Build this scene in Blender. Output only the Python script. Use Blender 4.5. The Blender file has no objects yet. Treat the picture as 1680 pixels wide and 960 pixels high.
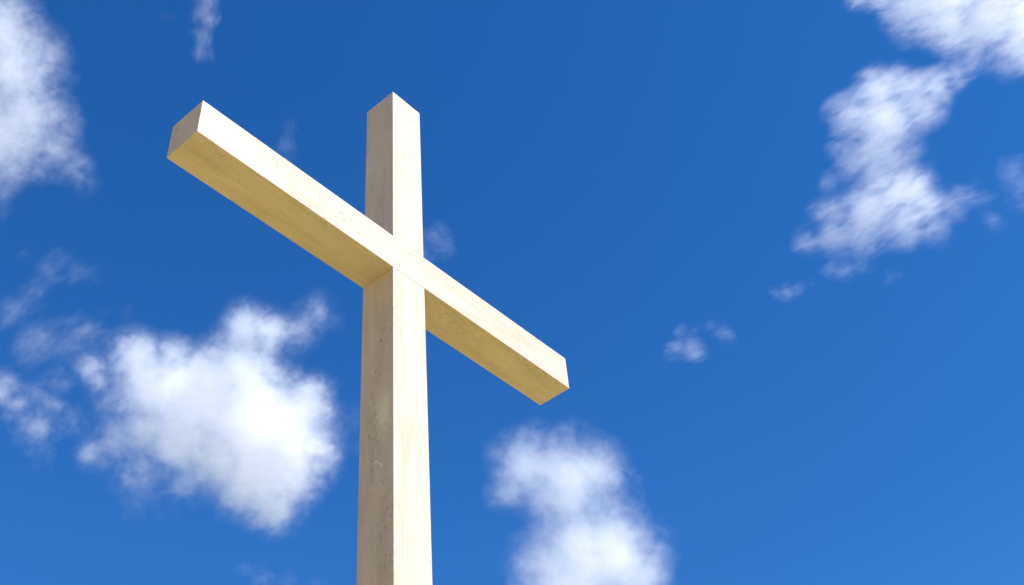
import bpy, bmesh, math, random
from mathutils import Vector, Matrix

SC = bpy.context.scene
COL = SC.collection

# ------------------------------------------------------------------ camera
W = 0.40                                   # side of the square stone section, metres
F_PX = 1876.1 / 1680.0                     # focal length in picture widths
FWD = Vector((0.5820, 0.4414, 0.6830))
RGT = Vector((0.6552, -0.7520, -0.0723))
UPV = Vector((-0.4817, -0.4896, 0.7269))
EYE = 1.55
BEAM_Z = 18.5925 * W + EYE                 # height of the crossbeam's centre line
CAM_LOC = Vector((-13.375 * W, -13.015 * W, EYE))

cam_data = bpy.data.cameras.new('camera')
cam = bpy.data.objects.new('camera', cam_data)
COL.objects.link(cam)
m3 = Matrix((RGT, UPV, -FWD)).transposed()
q = m3.to_quaternion().normalized()
CAM_ROT = q
cam.location = CAM_LOC
cam.rotation_mode = 'QUATERNION'
cam.rotation_quaternion = q
cam_data.sensor_fit = 'HORIZONTAL'
cam_data.sensor_width = 36.0
cam_data.lens = 36.0 * F_PX
cam_data.clip_start = 0.1
cam_data.clip_end = 60000.0
SC.camera = cam

# ------------------------------------------------------------------ sky and sun
SUN_DIR = Vector((0.16, -0.98, 0.0)).normalized()
SUN_EL = math.radians(46)
SUN_DIR = Vector((SUN_DIR.x * math.cos(SUN_EL), SUN_DIR.y * math.cos(SUN_EL), math.sin(SUN_EL)))

world = bpy.data.worlds.new('World')
SC.world = world
world.use_nodes = True
wt = world.node_tree
bg = wt.nodes['Background']
sky = wt.nodes.new('ShaderNodeTexSky')
sky.sky_type = 'NISHITA'
sky.sun_disc = False
sky.sun_elevation = SUN_EL
sky.sun_rotation = math.atan2(SUN_DIR.x, SUN_DIR.y)
sky.altitude = 1500
sky.air_density = 1.0
sky.dust_density = 0.1
sky.ozone_density = 5.0
hsv = wt.nodes.new('ShaderNodeHueSaturation')       # a polarised, very clear blue
hsv.inputs['Saturation'].default_value = 1.265
hsv.inputs['Hue'].default_value = 0.506
hsv.inputs['Value'].default_value = 1.03
wt.links.new(sky.outputs[0], hsv.inputs['Color'])
wt.links.new(hsv.outputs[0], bg.inputs['Color'])
bg.inputs['Strength'].default_value = 0.106

sun_data = bpy.data.lights.new('sun', 'SUN')
sun_data.energy = 5.0
sun_data.angle = math.radians(0.53)
sun_data.color = (1.0, 0.955, 0.915)
sun = bpy.data.objects.new('sun', sun_data)
sun.rotation_mode = 'QUATERNION'
sun.rotation_quaternion = SUN_DIR.to_track_quat('Z', 'Y')
sun.location = (30, -60, 60)
COL.objects.link(sun)

vs = SC.view_settings
vs.view_transform = 'Standard'
vs.look = 'None'
vs.exposure = 0.90
vs.gamma = 1.0
vs.use_curve_mapping = False

SC.render.engine = 'CYCLES'
cy = SC.cycles
cy.max_bounces = 18
cy.diffuse_bounces = 4
cy.volume_bounces = 16
cy.volume_step_rate = 1.0
cy.volume_max_steps = 512
cy.use_denoising = True
cy.use_adaptive_sampling = True
cy.adaptive_threshold = 0.02
cy.adaptive_min_samples = 16

# ------------------------------------------------------------------ node helper
class NT:
    def __init__(self, tree):
        self.t = tree

    def n(self, idname, **kw):
        nd = self.t.nodes.new(idname)
        for k, v in kw.items():
            setattr(nd, k, v)
        return nd

    def put(self, sock, v):
        if isinstance(v, bpy.types.NodeSocket):
            self.t.links.new(v, sock)
        else:
            sock.default_value = v

    def math(self, op, a, b=None, c=None, clamp=False):
        nd = self.n('ShaderNodeMath', operation=op, use_clamp=clamp)
        for i, v in enumerate((a, b, c)):
            if v is not None:
                self.put(nd.inputs[i], v)
        return nd.outputs[0]

    def vec(self, op, a, b=None, scale=None):
        nd = self.n('ShaderNodeVectorMath', operation=op)
        self.put(nd.inputs[0], a)
        if b is not None:
            self.put(nd.inputs[1], b)
        if scale is not None:
            self.put(nd.inputs['Scale'], scale)
        return nd.outputs['Value'] if op in ('LENGTH', 'DISTANCE', 'DOT_PRODUCT') else nd.outputs['Vector']

    def noise(self, vec, scale, detail=4.0, rough=0.5, dist=0.0, color=False):
        nd = self.n('ShaderNodeTexNoise')
        self.put(nd.inputs['Vector'], vec)
        nd.inputs['Scale'].default_value = scale
        nd.inputs['Detail'].default_value = detail
        nd.inputs['Roughness'].default_value = rough
        nd.inputs['Distortion'].default_value = dist
        return nd.outputs['Color' if color else 0]

    def ramp(self, v, a, b, lo=0.0, hi=1.0, smooth=True):
        nd = self.n('ShaderNodeMapRange')
        nd.interpolation_type = 'SMOOTHSTEP' if smooth else 'LINEAR'
        nd.clamp = True
        self.put(nd.inputs[0], v)
        for i, x in enumerate((a, b, lo, hi)):
            self.put(nd.inputs[i + 1], x)
        return nd.outputs[0]

    def mix(self, f, a, b, blend='MIX'):
        nd = self.n('ShaderNodeMix', data_type='RGBA', blend_type=blend)
        self.put(nd.inputs[0], f)
        self.put(nd.inputs[6], a)
        self.put(nd.inputs[7], b)
        return nd.outputs[2]


def rgb(r, g, b):
    return (r, g, b, 1.0)


def new_mat(name):
    m = bpy.data.materials.new(name)
    m.use_nodes = True
    t = NT(m.node_tree)
    return m, t, m.node_tree.nodes['Principled BSDF']


# ------------------------------------------------------------------ ground
def make_ground():
    m, t, b = new_mat('bounce_ground')  # unseen ground, invented and coloured to bounce warm light onto the cross
    co = t.n('ShaderNodeTexCoord').outputs['Object']
    big = t.noise(co, 0.08, 5, 0.55)
    fine = t.noise(co, 9.0, 6, 0.65)
    c = t.mix(t.ramp(big, 0.35, 0.65), rgb(0.48, 0.38, 0.115), rgb(0.44, 0.345, 0.105))
    c = t.mix(t.ramp(fine, 0.35, 0.7, 0.0, 0.4), c, rgb(0.41, 0.32, 0.085))
    # unseen land beyond the near ground, made pale to light the cloud undersides
    sep = t.vec('LENGTH', co)
    land = t.mix(t.ramp(t.noise(co, 0.006, 8, 0.6), 0.4, 0.62), rgb(0.30, 0.265, 0.17), rgb(0.44, 0.385, 0.26))
    far = t.ramp(t.math('ADD', sep, t.math('MULTIPLY', t.noise(co, 0.05, 5, 0.6), 40)), 70, 84)
    c = t.mix(far, c, land)
    t.put(b.inputs['Base Color'], c)
    b.inputs['Roughness'].default_value = 0.95
    bp = t.n('ShaderNodeBump')
    bp.inputs['Strength'].default_value = 0.4
    bp.inputs['Distance'].default_value = 0.03
    t.put(bp.inputs['Height'], fine)
    t.put(b.inputs['Normal'], bp.outputs[0])
    bm = bmesh.new()
    prev = None
    N = 72
    rings = [0.0, 6, 20, 30, 42, 56, 72, 90, 115, 150, 200, 400, 800, 3000, 12000, 40000]
    rnd = random.Random(5)
    loops = []
    for r in rings[1:]:
        loops.append([bm.verts.new((r * math.cos(2 * math.pi * i / N), r * math.sin(2 * math.pi * i / N),
                                    0.0 if r <= 20 else -rnd.random() * min(0.002 * r, 6.0))) for i in range(N)])
    c0 = bm.verts.new((0, 0, 0))
    for i in range(N):
        bm.faces.new((c0, loops[0][i], loops[0][(i + 1) % N]))
    for lp in loops:                          # unseen hillside added to hide low sky and warm the cross's shaded side
        for v in lp:
            k = min(1.0, max(0.0, (-v.co.x - 22.0) / 90.0))
            k = k * k * (3 - 2 * k)
            r = math.hypot(v.co.x, v.co.y)
            v.co.z += 38.0 * k * min(1.0, max(0.0, 1.6 - abs(v.co.y) / max(1.0, -v.co.x))) * max(0.0, 1.0 - max(0.0, r - 400.0) / 2500.0)
    for a, d in zip(loops, loops[1:]):
        for i in range(N):
            bm.faces.new((a[i], d[i], d[(i + 1) % N], a[(i + 1) % N]))
    for f in bm.faces:
        f.smooth = True
    me = bpy.data.meshes.new('ground')
    bm.to_mesh(me)
    bm.free()
    me.materials.append(m)
    o = bpy.data.objects.new('ground', me)
    COL.objects.link(o)
    o['kind'] = 'structure'
    o['label'] = 'unseen sandy ground and rise around the stone cross, added for warm bounce light'


make_ground()


# ------------------------------------------------------------------ stone
SCR_Y, SCR_Z = 0.17, 6.76


def stone_material(name, axis, seed, marks=False):
    """Cream limestone: clouded tone, bedding streaks and small pits drawn out along the block (axis 0 = x, 2 = z)."""
    m, t, b = new_mat(name)
    co = t.n('ShaderNodeTexCoord').outputs['Object']
    p = t.vec('ADD', co, (seed * 3.7, seed * 1.9, seed * 5.3))
    stretch = (0.22, 1, 1) if axis == 0 else (1, 1, 0.22)
    ps = t.vec('MULTIPLY', p, stretch)
    base = rgb(0.47, 0.392, 0.350)
    warm = rgb(0.455, 0.375, 0.315)
    grey = rgb(0.415, 0.36, 0.318)
    pale = rgb(0.53, 0.455, 0.42)
    dark = rgb(0.19, 0.155, 0.10)
    clouding = t.noise(p, 2.2, 5, 0.6, 0.6)
    c = t.mix(t.ramp(clouding, 0.42, 0.62), base, warm)
    streak = t.noise(ps, 9.0, 5, 0.65, 0.8)
    c = t.mix(t.ramp(streak, 0.46, 0.66, 0.0, 0.7), c, grey)
    patch = t.noise(ps, 5.5, 6, 0.7, 1.5)
    c = t.mix(t.ramp(patch, 0.56, 0.70, 0.0, 0.75), c, pale)
    # weather stains drawn down or along the block
    stain = t.noise(t.vec('ADD', t.vec('MULTIPLY', p, (0.12, 1, 1) if axis == 0 else (1, 1, 0.12)), (3.1, 8.4, 2.2)), 5.0, 6, 0.66, 0.8)
    c = t.mix(t.ramp(stain, 0.46, 0.68, 0.0, 0.5), c, rgb(0.335, 0.275, 0.19))
    # fine grain
    grain = t.noise(p, 58.0, 6, 0.75)
    c = t.mix(t.ramp(grain, 0.34, 0.72, 0.0, 0.27), c, rgb(0.33, 0.28, 0.20))
    # pits, clustered
    clus = t.ramp(t.noise(ps, 3.6, 4, 0.65), 0.44, 0.66)
    along = (0.45, 1, 1) if axis == 0 else (1, 1, 0.45)
    wob = t.vec('ADD', p, t.vec('SCALE', t.noise(p, 18, 3, 0.6, 0, True), scale=0.05))
    vor = t.n('ShaderNodeTexVoronoi')
    t.put(vor.inputs['Vector'], t.vec('MULTIPLY', wob, along))
    vor.inputs['Scale'].default_value = 34.0
    sepc = t.n('ShaderNodeSeparateColor')
    t.put(sepc.inputs[0], vor.outputs['Color'])
    size = t.math('MULTIPLY', t.ramp(sepc.outputs[0], 0.40, 1.0, 0.0, 0.34, False), t.math('ADD', clus, 0.12))
    pit = t.ramp(t.math('SUBTRACT', size, vor.outputs['Distance']), -0.03, 0.06)
    c = t.mix(t.math('MULTIPLY', pit, 0.55), c, dark)
    fleck = t.noise(t.vec('MULTIPLY', p, along), 46.0, 5, 0.7, 0.6)
    fl = t.math('MULTIPLY', t.ramp(fleck, 0.56, 0.70), t.math('ADD', clus, 0.08))
    c = t.mix(t.math('MULTIPLY', fl, 0.72), c, dark)
    vein = t.noise(ps, 14.0, 6, 0.72, 2.2)
    veinm = t.math('MULTIPLY', t.ramp(t.math('ABSOLUTE', t.math('SUBTRACT', vein, 0.5)), 0.0, 0.022, 1.0, 0.0), clus)
    c = t.mix(t.math('MULTIPLY', veinm, 0.5), c, dark)
    vein2 = t.noise(t.vec('ADD', ps, (7.1, 3.3, 1.7)), 10.0, 6, 0.7, 1.8)
    pal = t.math('MULTIPLY', t.ramp(t.math('ABSOLUTE', t.math('SUBTRACT', vein2, 0.52)), 0.0, 0.03, 1.0, 0.0),
                 t.ramp(t.noise(ps, 2.6, 3, 0.6, 1.0), 0.5, 0.66))
    c = t.mix(t.math('MULTIPLY', pal, 0.7), c, pale)
    if marks:
        # a chipped pale patch and a thin curled scratch on the shaded side of the shaft
        s3 = t.n('ShaderNodeSeparateXYZ')
        t.put(s3.inputs[0], co)
        side = t.math('LESS_THAN', s3.outputs[0], -W / 2 + 0.01)
        dp = t.vec('LENGTH', t.vec('MULTIPLY', t.vec('SUBTRACT', co, (-W / 2, 0.12, 7.22)), (0, 7.0, 3.0)))
        pm = t.math('MULTIPLY', t.ramp(t.math('ADD', dp, t.math('MULTIPLY', t.math('SUBTRACT', t.noise(p, 22, 6, 0.75, 1.2), 0.5), 3.2)), 0.1, 0.9, 1.0, 0.0), side)
        c = t.mix(t.math('MULTIPLY', pm, 0.5), c, rgb(0.66, 0.60, 0.50))
        dy = t.math('SUBTRACT', s3.outputs[1], SCR_Y)
        arc = t.math("MULTIPLY_ADD", t.math("MULTIPLY", dy, dy), -9.0, t.math("MULTIPLY_ADD", dy, 0.8, SCR_Z))
        arc = t.math('MULTIPLY_ADD', t.math('SINE', t.math('MULTIPLY', dy, 60.0)), 0.006, arc)
        on = t.math('MULTIPLY', t.ramp(t.math('ABSOLUTE', t.math('SUBTRACT', s3.outputs[2], arc)), 0.002, 0.007, 1.0, 0.0),
                    t.math('LESS_THAN', t.math('ABSOLUTE', dy), 0.055))
        c = t.mix(t.math('MULTIPLY', t.math('MULTIPLY', on, side), 0.6), c, rgb(0.80, 0.78, 0.72))
    t.put(b.inputs['Base Color'], c)
    b.inputs['Roughness'].default_value = 0.62
    b.inputs['Specular IOR Level'].default_value = 0.3
    h = t.math('SUBTRACT', t.math('MULTIPLY', grain, 0.25), t.math('ADD', pit, t.math('MULTIPLY', veinm, 0.6)))
    bp = t.n('ShaderNodeBump')
    bp.inputs['Strength'].default_value = 0.35
    bp.inputs['Distance'].default_value = 0.004
    t.put(bp.inputs['Height'], h)
    t.put(b.inputs['Normal'], bp.outputs[0])
    return m


def block(name, x0, x1, y0, y1, z0, z1, mat, parent, bev=0.0035):
    bm = bmesh.new()
    bmesh.ops.create_cube(bm, size=1.0)
    for v in bm.verts:
        v.co = Vector((x0 if v.co.x < 0 else x1, y0 if v.co.y < 0 else y1, z0 if v.co.z < 0 else z1))
    bmesh.ops.bevel(bm, geom=list(bm.edges), offset=bev, segments=2, profile=0.5, affect='EDGES')
    me = bpy.data.meshes.new(name)
    bm.to_mesh(me)
    bm.free()
    me.materials.append(mat)
    o = bpy.data.objects.new(name, me)
    COL.objects.link(o)
    o.parent = parent
    return o


def make_cross():
    root = bpy.data.objects.new('stone_cross', None)
    COL.objects.link(root)
    root.location = (0, 0, 0)
    root['label'] = 'tall cream limestone cross of square blocks rising against the blue sky'
    root['category'] = 'cross'
    d = 0.9723 * W
    h = 0.9973 * W
    a0, a1 = -5.8813 * W, 5.7981 * W
    top = 5.9611 * W
    hw = W / 2
    j = 0.0006
    block('shaft', -hw, hw, 0, d, -0.3, BEAM_Z - h / 2 - j, stone_material('limestone_shaft', 2, 1.0, True), root)
    block('crossbeam', a0, a1, -0.001, d + 0.001, BEAM_Z - h / 2, BEAM_Z + h / 2, stone_material('limestone_beam', 0, 2.0), root)
    block('head_post', -hw, hw, 0, d, BEAM_Z + h / 2 + j, BEAM_Z + top, stone_material('limestone_head', 2, 3.0), root)


make_cross()

# ------------------------------------------------------------------ clouds
CLOUD_ALT = 1100.0


def cloud_material():
    m = bpy.data.materials.new('cloud_vapour')
    m.use_nodes = True
    nt = m.node_tree
    nt.nodes.clear()
    out = nt.nodes.new('ShaderNodeOutputMaterial')
    pv = nt.nodes.new('ShaderNodeVolumePrincipled')
    pv.inputs['Color'].default_value = (0.975, 0.975, 0.975, 1)
    pv.inputs['Density'].default_value = 1.0
    pv.inputs['Anisotropy'].default_value = 0.45
    pv.inputs['Density Attribute'].default_value = 'density'
    nt.links.new(pv.outputs[0], out.inputs['Volume'])
    return m


CLOUD_MAT = cloud_material()


def cloud(label, blobs, seed, dens=0.05, voxel=2.2, soft=0.35, rag=0.6, warp=16.0, scale=0.018, depth=0.8, veil=0.16, streak=None, fray=0.75, alt=CLOUD_ALT, pad=1.7):
    """One cloud of vapour hung at its own real distance at the cloud base. blobs: (x, y, radius, weight) of its
    puffs as seen from the ground; they become a real lit volume about as deep as its puffs are wide."""
    rnd = random.Random(seed)
    xs0 = min(b[0] - b[2] * pad for b in blobs); xs1 = max(b[0] + b[2] * pad for b in blobs)
    ys0 = min(b[1] - b[2] * pad for b in blobs); ys1 = max(b[1] + b[2] * pad for b in blobs)
    cx, cy_ = (xs0 + xs1) / 2, (ys0 + ys1) / 2
    ray = FWD * 1876.1 + RGT * (cx - 840) - UPV * (cy_ - 480)
    el = ray.normalized().z
    D = alt / el                                     # slant distance to the cloud base
    u = D / ray.length                               # metres per unit at that distance
    rmax = max(b[2] for b in blobs)
    hz = rmax * pad * depth * 1.15 + warp * 0.5
    ng = bpy.data.node_groups.new('cloud_vapour', 'GeometryNodeTree')
    ng.interface.new_socket('Geometry', in_out='OUTPUT', socket_type='NodeSocketGeometry')
    t = NT(ng)
    pos = t.n('GeometryNodeInputPosition').outputs[0]
    off = t.vec('ADD', pos, (seed * 371.3, seed * 117.7, seed * 53.1))
    if streak:
        ro = t.n('ShaderNodeVectorRotate', rotation_type='Z_AXIS')
        t.put(ro.inputs['Vector'], off)
        ro.inputs['Angle'].default_value = math.radians(-streak[0])
        off = t.vec('MULTIPLY', ro.outputs[0], (streak[1], 1, 1))
    wn = t.noise(off, scale * 0.55, 3, 0.5, 0, True)
    p = t.vec('ADD', pos, t.vec('SCALE', t.vec('SUBTRACT', wn, (0.5, 0.5, 0.5)), scale=warp * 2.4))
    F = None
    for (x, y, r, w) in blobs:
        z = rnd.uniform(-0.25, 0.25) * r * depth
        dv = t.vec('MULTIPLY', t.vec('SUBTRACT', p, (x - cx, -(y - cy_), z)), (1, 1, 1 / depth))
        f = t.math('MULTIPLY_ADD', t.vec('LENGTH', dv), -w / (1.7 * r), w)
        F = f if F is None else t.math('SMOOTH_MAX', F, f, 0.28)
    n1 = t.math('SUBTRACT', t.noise(off, scale, 3, 0.55, 0.25), 0.5)
    nf = t.math('SUBTRACT', t.noise(t.vec('ADD', off, (13.0, 71.0, 29.0)), scale * 3.2, 7, 0.66, 0.7), 0.5)
    n2 = t.math('SUBTRACT', t.noise(t.vec('ADD', off, (91.0, 37.0, 5.0)), scale * 1.9, 9, 0.66, 1.1), 0.5)
    core = t.ramp(t.math('MULTIPLY_ADD', nf, fray, t.math('MULTIPLY_ADD', n1, rag * 1.6, F)), 0.34, 0.34 + soft)
    core = t.math('POWER', core, 1.4)
    vl = t.math('MULTIPLY', t.ramp(t.math('MULTIPLY_ADD', n1, rag * 1.4, F), 0.14, 0.56), t.ramp(n2, -0.14, 0.24))
    den = t.math('MULTIPLY', t.math('MULTIPLY_ADD', t.math('MULTIPLY', vl, t.math('SUBTRACT', 1.0, core)), veil, core), dens)
    vc = t.n('GeometryNodeVolumeCube')
    t.put(vc.inputs['Density'], den)
    vc.inputs['Background'].default_value = 0.0
    hx, hy = (xs1 - xs0) / 2 + warp, (ys1 - ys0) / 2 + warp
    vc.inputs['Min'].default_value = (-hx, -hy, -hz)
    vc.inputs['Max'].default_value = (hx, hy, hz)
    vc.inputs['Resolution X'].default_value = max(8, int(2 * hx / voxel))
    vc.inputs['Resolution Y'].default_value = max(8, int(2 * hy / voxel))
    vc.inputs['Resolution Z'].default_value = max(8, int(2 * hz / (voxel * 1.7)))
    sm = t.n('GeometryNodeSetMaterial')
    sm.inputs['Material'].default_value = CLOUD_MAT
    t.put(sm.inputs['Geometry'], vc.outputs[0])
    go = t.n('NodeGroupOutput')
    t.put(go.inputs[0], sm.outputs[0])
    vol = bpy.data.volumes.new('cloud')
    vol.materials.append(CLOUD_MAT)
    o = bpy.data.objects.new('cloud', vol)
    COL.objects.link(o)
    md = o.modifiers.new('vapour', 'NODES')
    md.node_group = ng
    o.location = CAM_LOC + ray * u
    o.rotation_mode = 'QUATERNION'
    o.rotation_quaternion = CAM_ROT
    o.scale = (u, u, u)
    o['label'] = label
    o['category'] = 'cloud'
    o['group'] = 'white clouds in the blue sky'
    return o


B_BIG = [
    (250, 635, 68, 1), (330, 655, 82, 1), (400, 680, 95, 1), (455, 715, 84, 1), (425, 775, 76, 1), (468, 770, 62, 1), (300, 720, 66, .95), (360, 760, 60, .9),
    (398, 540, 44, .95), (432, 548, 44, .85), (395, 610, 60, 1), (222, 585, 46, .95), (150, 598, 30, .8), (158, 625, 26, .72), (190, 655, 40, .66),
    (150, 740, 32, .72), (190, 722, 42, .85), (240, 705, 50, .9), (485, 545, 44, .64), (528, 512, 40, .56), (508, 660, 44, .92), (520, 735, 36, .92),
    (440, 825, 46, .95), (240, 790, 60, .6), (310, 790, 48, .62), (285, 580, 40, .8), (340, 600, 40, .85)]
cloud('largest white cloud, dense and puffy, low beside the shaded side of the cross shaft', B_BIG, 1, dens=0.026, soft=0.45, rag=0.34, veil=0.3, scale=0.02, voxel=1.6, fray=0.72)
cloud('faint veil of cloud touching the shaded edge of the cross shaft below the arm', [
    (572, 690, 42, .62), (585, 740, 26, .55)], 12, dens=0.012, rag=0.5, soft=0.6)
cloud('small pair of white puffs at the picture edge next to the largest cloud', [
    (8, 640, 32, 1), (38, 662, 24, .9), (90, 664, 22, .85), (55, 700, 40, .68), (70, 735, 30, .55), (120, 690, 30, .55), (105, 625, 24, .5), (30, 690, 30, .55), (60, 645, 26, .7)], 2, dens=0.02, soft=0.6, rag=0.5, scale=0.03, veil=0.45, voxel=1.6, fray=0.8)
cloud('ragged faint wisps trailing above the small pair of puffs', [
    (100, 430, 24, .5), (84, 446, 24, .56), (66, 464, 22, .54), (48, 482, 22, .5), (24, 506, 30, .58), (14, 525, 24, .5), (45, 556, 34, .56), (80, 560, 36, .54), (105, 562, 30, .56),
    (135, 545, 30, .6), (152, 552, 22, .5), (115, 450, 18, .48), (155, 456, 18, .5), (40, 422, 14, .5), (205, 516, 18, .48), (168, 508, 14, .46), (60, 590, 30, .5), (100, 625, 26, .5)], 3,
    dens=0.009, rag=0.62, soft=0.7, veil=1.0, scale=0.034, streak=(35, 0.5), voxel=1.6, fray=0.9)
cloud('tall white cloud bank filling the upper corner beyond the shaded arm end', [
    (-40, 60, 92, 1), (15, 30, 52, .9), (20, 110, 74, 1), (40, 185, 66, 1), (-20, 215, 84, 1), (90, 245, 42, .85),
    (128, 272, 34, .7), (150, 300, 26, .5), (60, 285, 30, .62), (0, 310, 28, .62), (8, 350, 20, .5)], 4, dens=0.015, soft=0.65, rag=0.4, veil=0.5, scale=0.022, voxel=1.7, fray=1.0)
cloud('thin upright wisp at the top edge above the shaded arm end', [
    (342, -10, 24, .75), (336, 25, 22, .78), (330, 58, 20, .7), (326, 88, 18, .62), (346, 92, 14, .55), (275, 30, 16, .45)], 5,
    dens=0.012, rag=0.55, soft=0.7, warp=10, scale=0.03, veil=0.9, streak=(80, 0.5), voxel=1.4)
cloud('tiny faint wisp just above the middle of the shaded arm', [
    (470, 240, 22, .62), (478, 212, 16, .55), (466, 262, 14, .5)], 6, dens=0.006, rag=0.5, soft=0.7, warp=8, scale=0.04, veil=0.8, streak=(70, 0.5), voxel=1.3)
cloud('small faint puff right against the sunlit edge of the cross above the arm', [
    (715, 388, 26, .72), (728, 405, 22, .62), (700, 420, 20, .55)], 7, dens=0.007, rag=0.5, soft=0.7, warp=8, scale=0.03, veil=0.8, voxel=1.4)
cloud('soft two lobed cloud at the bottom edge under the sunlit arm end', [
    (866, 768, 60, .95), (935, 785, 72, 1), (985, 778, 50, .95), (835, 758, 38, .8), (880, 712, 34, .58), (935, 722, 30, .6), (838, 800, 42, .8), (945, 838, 50, .78),
    (893, 812, 42, .75), (985, 828, 34, .66), (958, 895, 84, 1), (1012, 910, 72, 1), (905, 925, 60, .9), (1042, 942, 56, 1), (950, 985, 95, 1), (872, 930, 40, .6), (1078, 898, 20, .6)], 8,
    dens=0.018, soft=0.58, rag=0.34, veil=0.4, voxel=1.7, fray=0.45)
cloud('long ragged white cloud with a narrow waist, highest on the sunlit side', [
    (1440, 150, 38, .95), (1490, 145, 38, .95), (1535, 142, 32, .85), (1395, 185, 36, .85), (1450, 200, 52, 1), (1510, 185, 36, .9),
    (1430, 245, 42, .95), (1395, 240, 34, .7), (1440, 290, 42, .95), (1480, 312, 46, 1), (1515, 330, 38, .85), (1425, 345, 46, 1), (1370, 385, 34, .8),
    (1420, 382, 34, .85), (1480, 368, 40, .9), (1535, 375, 32, .65), (1325, 395, 26, .6), (1360, 292, 20, .6), (1400, 265, 34, .85), (1460, 262, 38, .95), (1555, 335, 26, .52), (1575, 310, 22, .48), (1500, 240, 26, .6), (1340, 350, 22, .6), (1370, 345, 30, .7),
    (1568, 122, 24, .72), (1592, 106, 20, .7)], 9, dens=0.017, soft=0.6, rag=0.42, scale=0.026, voxel=1.4, veil=0.8, streak=(28, 0.42), fray=1.3)
cloud('broken white cloud cut off by the top edge, above the long ragged one', [
    (1405, -8, 24, .8), (1450, -10, 34, .85), (1500, 15, 46, 1), (1560, 32, 52, 1), (1620, 25, 62, 1), (1690, 40, 66, 1), (1490, 60, 26, .7), (1560, -30, 70, 1),
    (1650, -30, 70, 1), (1620, 92, 28, .72), (1655, 105, 30, .62), (1690, 95, 36, .75)], 10, dens=0.018, soft=0.6, rag=0.45, scale=0.026, voxel=1.5, veil=0.7, streak=(28, 0.45), fray=1.3)
cloud('small bright puff alone in open sky past the sunlit arm end', [
    (1112, 572, 17, .9), (1135, 572, 20, .95), (1150, 580, 12, .7), (1118, 545, 14, .75), (1145, 545, 10, .5), (1168, 538, 12, .65), (1190, 550, 18, .68), (1100, 580, 12, .6)], 11,
    dens=0.014, rag=0.7, soft=0.75, warp=7, scale=0.045, voxel=1.2, veil=0.55, streak=(25, 0.5), fray=1.5)
cloud('thin detached shred below the long ragged cloud, nearest the small bright puff', [
    (1272, 480, 12, .7), (1290, 478, 16, .75), (1310, 474, 14, .65), (1335, 466, 12, .5)], 13, dens=0.011, rag=0.6, soft=0.75, warp=6, scale=0.05, voxel=1.2, veil=0.55, streak=(25, 0.5), fray=1.5)
cloud('frayed streak just under the long ragged cloud', [
    (1365, 440, 18, .7), (1388, 440, 20, .75), (1412, 432, 18, .68), (1460, 458, 14, .58), (1480, 455, 12, .55)], 14, dens=0.011, rag=0.6, soft=0.75, warp=8, scale=0.04, voxel=1.2, veil=0.55, streak=(25, 0.5), fray=1.5)
cloud('loose frayed shreds between the long ragged cloud and the picture edge', [
    (1590, 322, 20, .7), (1575, 345, 18, .6), (1618, 330, 20, .66), (1632, 368, 18, .7), (1600, 300, 14, .55), (1625, 350, 14, .6)], 15, dens=0.009, rag=0.6, soft=0.75, warp=8, scale=0.04, voxel=1.2, veil=0.55, streak=(25, 0.5), fray=1.5)
cloud('pale frayed puff at the picture edge beyond the loose shreds', [
    (1662, 282, 26, .78), (1680, 300, 28, .78), (1678, 330, 24, .66), (1645, 270, 16, .6)], 16, dens=0.006, rag=0.7, soft=0.75, warp=8, scale=0.035, voxel=1.3, veil=0.55, streak=(25, 0.5), fray=1.5)
cloud('low faint haze streak at the bottom edge beside the cross shaft', [
    (405, 935, 16, .62), (430, 948, 22, .7), (470, 958, 22, .65), (520, 965, 18, .55)], 17, dens=0.006, rag=0.5, soft=0.7, warp=8, scale=0.03, veil=0.9, voxel=1.5)
